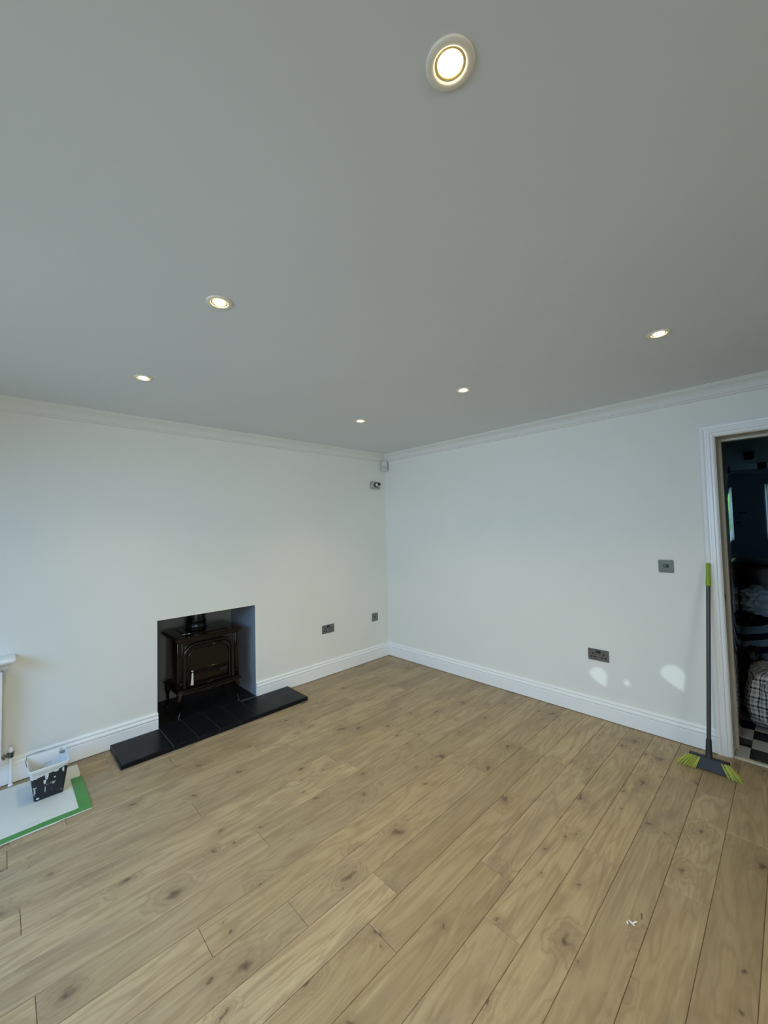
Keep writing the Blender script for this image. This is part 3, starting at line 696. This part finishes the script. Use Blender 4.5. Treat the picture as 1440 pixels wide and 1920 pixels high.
# ------------------------------------------------------------------ floor sheet and paint scuttle
def sheet():
    m = mat('paint_splashed_white_sheet', (.70, .71, .68), .6); t = NT(m); o = t.obj()
    n = t.step(t.noise(t.mapping(o, (3, 9, 1)), 1.4, 4, .6), .56, .70)
    t.l(t.mix(t.math('MULTIPLY', n, .35), (.72, .73, .69), (.55, .55, .44)), t.b.inputs['Base Color']); t.bump(t.noise(o, 7, 3), .3, .004); return m
fs = thing('floor_sheet', 'white protective floor sheet with green taped edges under the paint scuttle', 'floor sheet', (-3.5, -.37, 0))
def grid_sheet(name, x0, x1, y0, y1, z, th, m, nx, ny, jag, parent, seed):
    bm = bmesh.new(); V = {}
    rj = random.Random(seed)
    for i in range(nx+1):
        for j in range(ny+1):
            x = x0+(x1-x0)*i/nx; y = y0+(y1-y0)*j/ny
            if i == nx: x += rj.uniform(-jag, jag)
            if j == 0 or j == ny: y += rj.uniform(-jag, jag)
            h = z+.0008*noise.noise(Vector((x*9, y*9, seed)))
            V[i, j] = bm.verts.new((x+3.5, y+.37, h))
    for i in range(nx):
        for j in range(ny): bm.faces.new((V[i, j], V[i+1, j], V[i+1, j+1], V[i, j+1]))
    bmesh.ops.recalc_face_normals(bm, faces=bm.faces[:])
    ex = bmesh.ops.extrude_face_region(bm, geom=bm.faces[:])
    for v in [g for g in ex['geom'] if isinstance(g, bmesh.types.BMVert)]: v.co.z -= th
    return fin(name, bm, m, parent)
M_TAPE = mat('green_masking_tape', (.075, .27, .065), .55)
t = NT(M_TAPE); t.l(t.mix(t.noise(t.obj(), 30, 3), (.055, .22, .05), (.10, .33, .085)), t.b.inputs['Base Color'])
grid_sheet('sheet', -4.6, -2.992, -.664, -.075, .0040, .0022, sheet(), 40, 14, .0035, fs, 1)
tp = grid_sheet('tape', -4.58, -2.990, -.656, -.612, .0056, .0008, M_TAPE, 40, 2, .0025, fs, 2); tp['label'] = 'green tape along the front edge'
tp = grid_sheet('tape', -3.042, -2.986, -.656, -.250, .0066, .0008, M_TAPE, 3, 14, .003, fs, 3); tp['label'] = 'green tape along the right edge'

def spatter(name, base, paint, lo, hi, scale):
    m = mat(name, base, .5); t = NT(m); o = t.obj()
    s = t.step(t.noise(t.mapping(o, (1, 1, .7)), scale, 5, .62, .6), lo, hi); t.l(t.mix(s, base, paint), t.b.inputs['Base Color']); return m
M_BUCK = spatter('black_plastic_with_white_paint', (.010, .013, .020), (.55, .60, .66), .63, .67, 24)
M_PAINT = spatter('dried_white_paint', (.74, .75, .76), (.50, .50, .46), .58, .70, 9)
bk = thing('paint_scuttle', 'black plastic paint scuttle with white paint-covered rim on the floor sheet', 'bucket', (-3.153, -.305, .005))
def frus(bm, z, hx, hy, rad, n=5, cy=0.0):
    ring = []
    for sx, sy, a0 in ((1, 1, 0), (-1, 1, 90), (-1, -1, 180), (1, -1, 270)):
        for k in range(n):
            a = math.radians(a0+k*90/(n-1)); ring.append(bm.verts.new((sx*(hx-rad)+rad*math.cos(a), cy+sy*(hy-rad)+rad*math.sin(a), z)))
    return ring
def skin_rings(bm, rs, cap0=True, cap1=False):
    for a, b in zip(rs[:-1], rs[1:]):
        for k in range(len(a)): bm.faces.new((a[k], a[(k+1) % len(a)], b[(k+1) % len(a)], b[k]))
    if cap0: bm.faces.new(rs[0][::-1])
    if cap1: bm.faces.new(rs[-1])
bm = bmesh.new()
rs = [frus(bm, 0, .064, .060, .008), frus(bm, .004, .066, .062, .010), frus(bm, .165, .0845, .098, .014)]
skin_rings(bm, rs, True, False); fin('bucket_body', bm, M_BUCK, bk, smooth=True)
# white, ragged paint-covered upper band and rolled rim
bm = bmesh.new(); rj = random.Random(4)
r0 = frus(bm, .150, .0838, .0958, .014); 
for v in r0: v.co.z += rj.uniform(-.016, .012)
rs = [r0, frus(bm, .172, .0868, .1005, .015), frus(bm, .178, .0925, .1065, .017), frus(bm, .190, .0935, .1075, .017), frus(bm, .193, .0900, .104, .016), frus(bm, .188, .0855, .0995, .014), frus(bm, .150, .0810, .0925, .013), frus(bm, .012, .0625, .0590, .009)]
skin_rings(bm, rs, False, False); rim = fin('rim', bm, M_PAINT, bk, smooth=True); rim['label'] = 'rim and inside caked in white paint'
bm = bmesh.new(); rs = [frus(bm, .008, .061, .057, .008), frus(bm, .022, .0632, .0605, .009)]; skin_rings(bm, rs, True, True); fin('paint_fill', bm, M_PAINT, bk)
for (x0, z0, w0, l0) in ((-.012, .160, .014, .044), (-.058, .158, .010, .020), (.030, .160, .020, .014), (.062, .160, .007, .026), (-.020, .118, .010, .026), (.024, .120, .008, .008), (-.018, .075, .003, .036), (-.050, .020, .012, .010)):
    bm = bmesh.new(); y_at = lambda z: -(.062+(z-.004)/(.161)*.036)-.0008
    bm_v = [bm.verts.new((x0+a*w0, y_at(z0-b*l0)-d, z0-b*l0)) for d in (0, .002) for a, b in ((-.5, 0), (.5, 0), (.62, .5), (.25, 1), (-.3, .95), (-.6, .5))]
    bm.faces.new(bm_v[:6]); bm.faces.new(bm_v[6:][::-1])
    for i in range(6): bm.faces.new((bm_v[i], bm_v[(i+1) % 6], bm_v[6+(i+1) % 6], bm_v[6+i]))
    fin('paint_drip', bm, M_PAINT, bk)
bm = bmesh.new(); tube(bm, [(-.094, .0, .182), (-.098, .05, .192), (-.090, .118, .200), (-.04, .122, .204), (.0, .117, .200)], .0016, 8); fin('wire_handle', bm, M_VALVE, bk, smooth=True)
bm = bmesh.new(); bmesh.ops.create_icosphere(bm, subdivisions=2, radius=1, matrix=Matrix.Translation((.070, .070, .180)) @ Matrix.Diagonal((.014, .012, .010, 1))); fin('paint_lump', bm, mat('grey_dried_paint', (.22, .23, .25), .7), bk, smooth=True)

# ------------------------------------------------------------------ broom
br = thing('broom', 'grey broom with lime green bristles leaning by the door frame', 'broom', (-.245, -3.030, 0))
def bp(x, y, z): return (x+.245, y+3.030, z)
M_GREY = mat('dark_grey_plastic', (.017, .018, .021), .55); M_POLE = mat('grey_metal_pole', (.060, .058, .056), .35, .3); M_LIME = mat('lime_green_plastic', (.25, .38, .012), .45)
A_ = Vector((-.243, -3.025, .075)); B_ = Vector((-.034, -3.050, 1.235)); dv = (B_-A_)
bm = bmesh.new(); a_ = A_+dv*.02; b_ = A_+dv*.885
tube(bm, [bp(*a_), bp(*(a_*.5+b_*.5)), bp(*b_)], .0115, 16); fin('pole', bm, M_POLE, br, smooth=True)
bm = bmesh.new(); c_ = A_+dv*.875
tube(bm, [bp(*c_), bp(*(c_+dv*.02)), bp(*(c_+dv*.06)), bp(*(B_-dv*.004)), bp(*B_)], [.0140, .0145, .0118, .0122, .008], 16); gp_ = fin('end_grip', bm, M_LIME, br, smooth=True); gp_['label'] = 'lime green end grip'
bm = bmesh.new(); tube(bm, [bp(*(A_-dv*.030)), bp(*(A_-dv*.010)), bp(*(A_+dv*.02)), bp(*(A_+dv*.075)), bp(*(A_+dv*.085))], [.026, .019, .0165, .0145, .0125], 14); fin('pole_socket', bm, M_GREY, br, smooth=True)
# head block along y
bm = bmesh.new(); box(bm, (-.018, -.092, .054), (.018, .102, .069), .004); fin('head_block', bm, M_GREY, br, smooth=True)
bm = bmesh.new()   # centre bumper skirt, flaring toward the floor
V = [bm.verts.new(p) for p in ((-.023, -.070, .068), (-.023, .062, .068), (-.046, .064, .010), (-.046, -.078, .010), (-.019, -.070, .068), (-.019, .062, .068), (-.040, .064, .010), (-.040, -.078, .010))]
for q in ((0, 1, 2, 3), (7, 6, 5, 4), (0, 4, 5, 1), (1, 5, 6, 2), (2, 6, 7, 3), (3, 7, 4, 0)): bm.faces.new([V[i] for i in q])
fin('bumper', bm, M_GREY, br)
# tufts: nine fibres each, one object per tuft, sharing nothing but cheap
rj = random.Random(11)
M_BR = mat('lime_green_bristles', (.40, .44, .075), .6)
nT = 19
for i in range(nT):
    s = (i/(nT-1))*2-1; y = .006+s*.094
    if abs(y-(-.006)) < .050 : rows = (.006,)
    else: rows = (-.021, .002)
    for xr in rows:
        bm = bmesh.new()
        for k_ in range(11):
            ox, oy = rj.uniform(-.004, .004), rj.uniform(-.004, .004); sp_ = s*.058+rj.uniform(-.004, .004)
            a = Vector((xr+ox, y+oy, .064 if xr < -.01 else .053)); b = Vector((xr+ox*2.5-.022+(xr*.6), y+oy*1.5+sp_, .002+abs(rj.uniform(0, .003))))
            tube(bm, [a, (a+b)/2+Vector((0, 0, .002)), b], [.0016, .0020, .0012], 5)
        fin('bristle_tuft', bm, M_BR, br)

# white fleck of debris on the boards
wc = bmesh.new()
for (dx, dy, ln, ang, zz) in ((0, 0, .030, 1.2, 0), (.010, -.008, .022, -.5, .001), (-.010, .012, .016, .4, .0005)):
    bmesh.ops.create_icosphere(wc, subdivisions=2, radius=1, matrix=Matrix.Translation((dx, dy, .0025+zz)) @ Matrix.Rotation(ang, 4, 'Z') @ Matrix.Diagonal((ln/2, .0035, .0022, 1)))
o = fin('debris_scrap', wc, mat('white_paper_scrap', (.80, .80, .78), .7), None, (-1.639, -2.955, 0.0), smooth=True); o['label'] = 'tiny white scrap of debris on the oak boards'; o['category'] = 'debris'
bm = bmesh.new(); tube(bm, [(-.012, -.002, .002), (.014, .004, .003)], .0014, 6); o = fin('wood_splinter', bm, mat('dark_splinter', (.12, .06, .03), .7), None, (-1.585, -2.975, 0)); o['label'] = 'short dark splinter beside the white scrap'; o['category'] = 'debris'
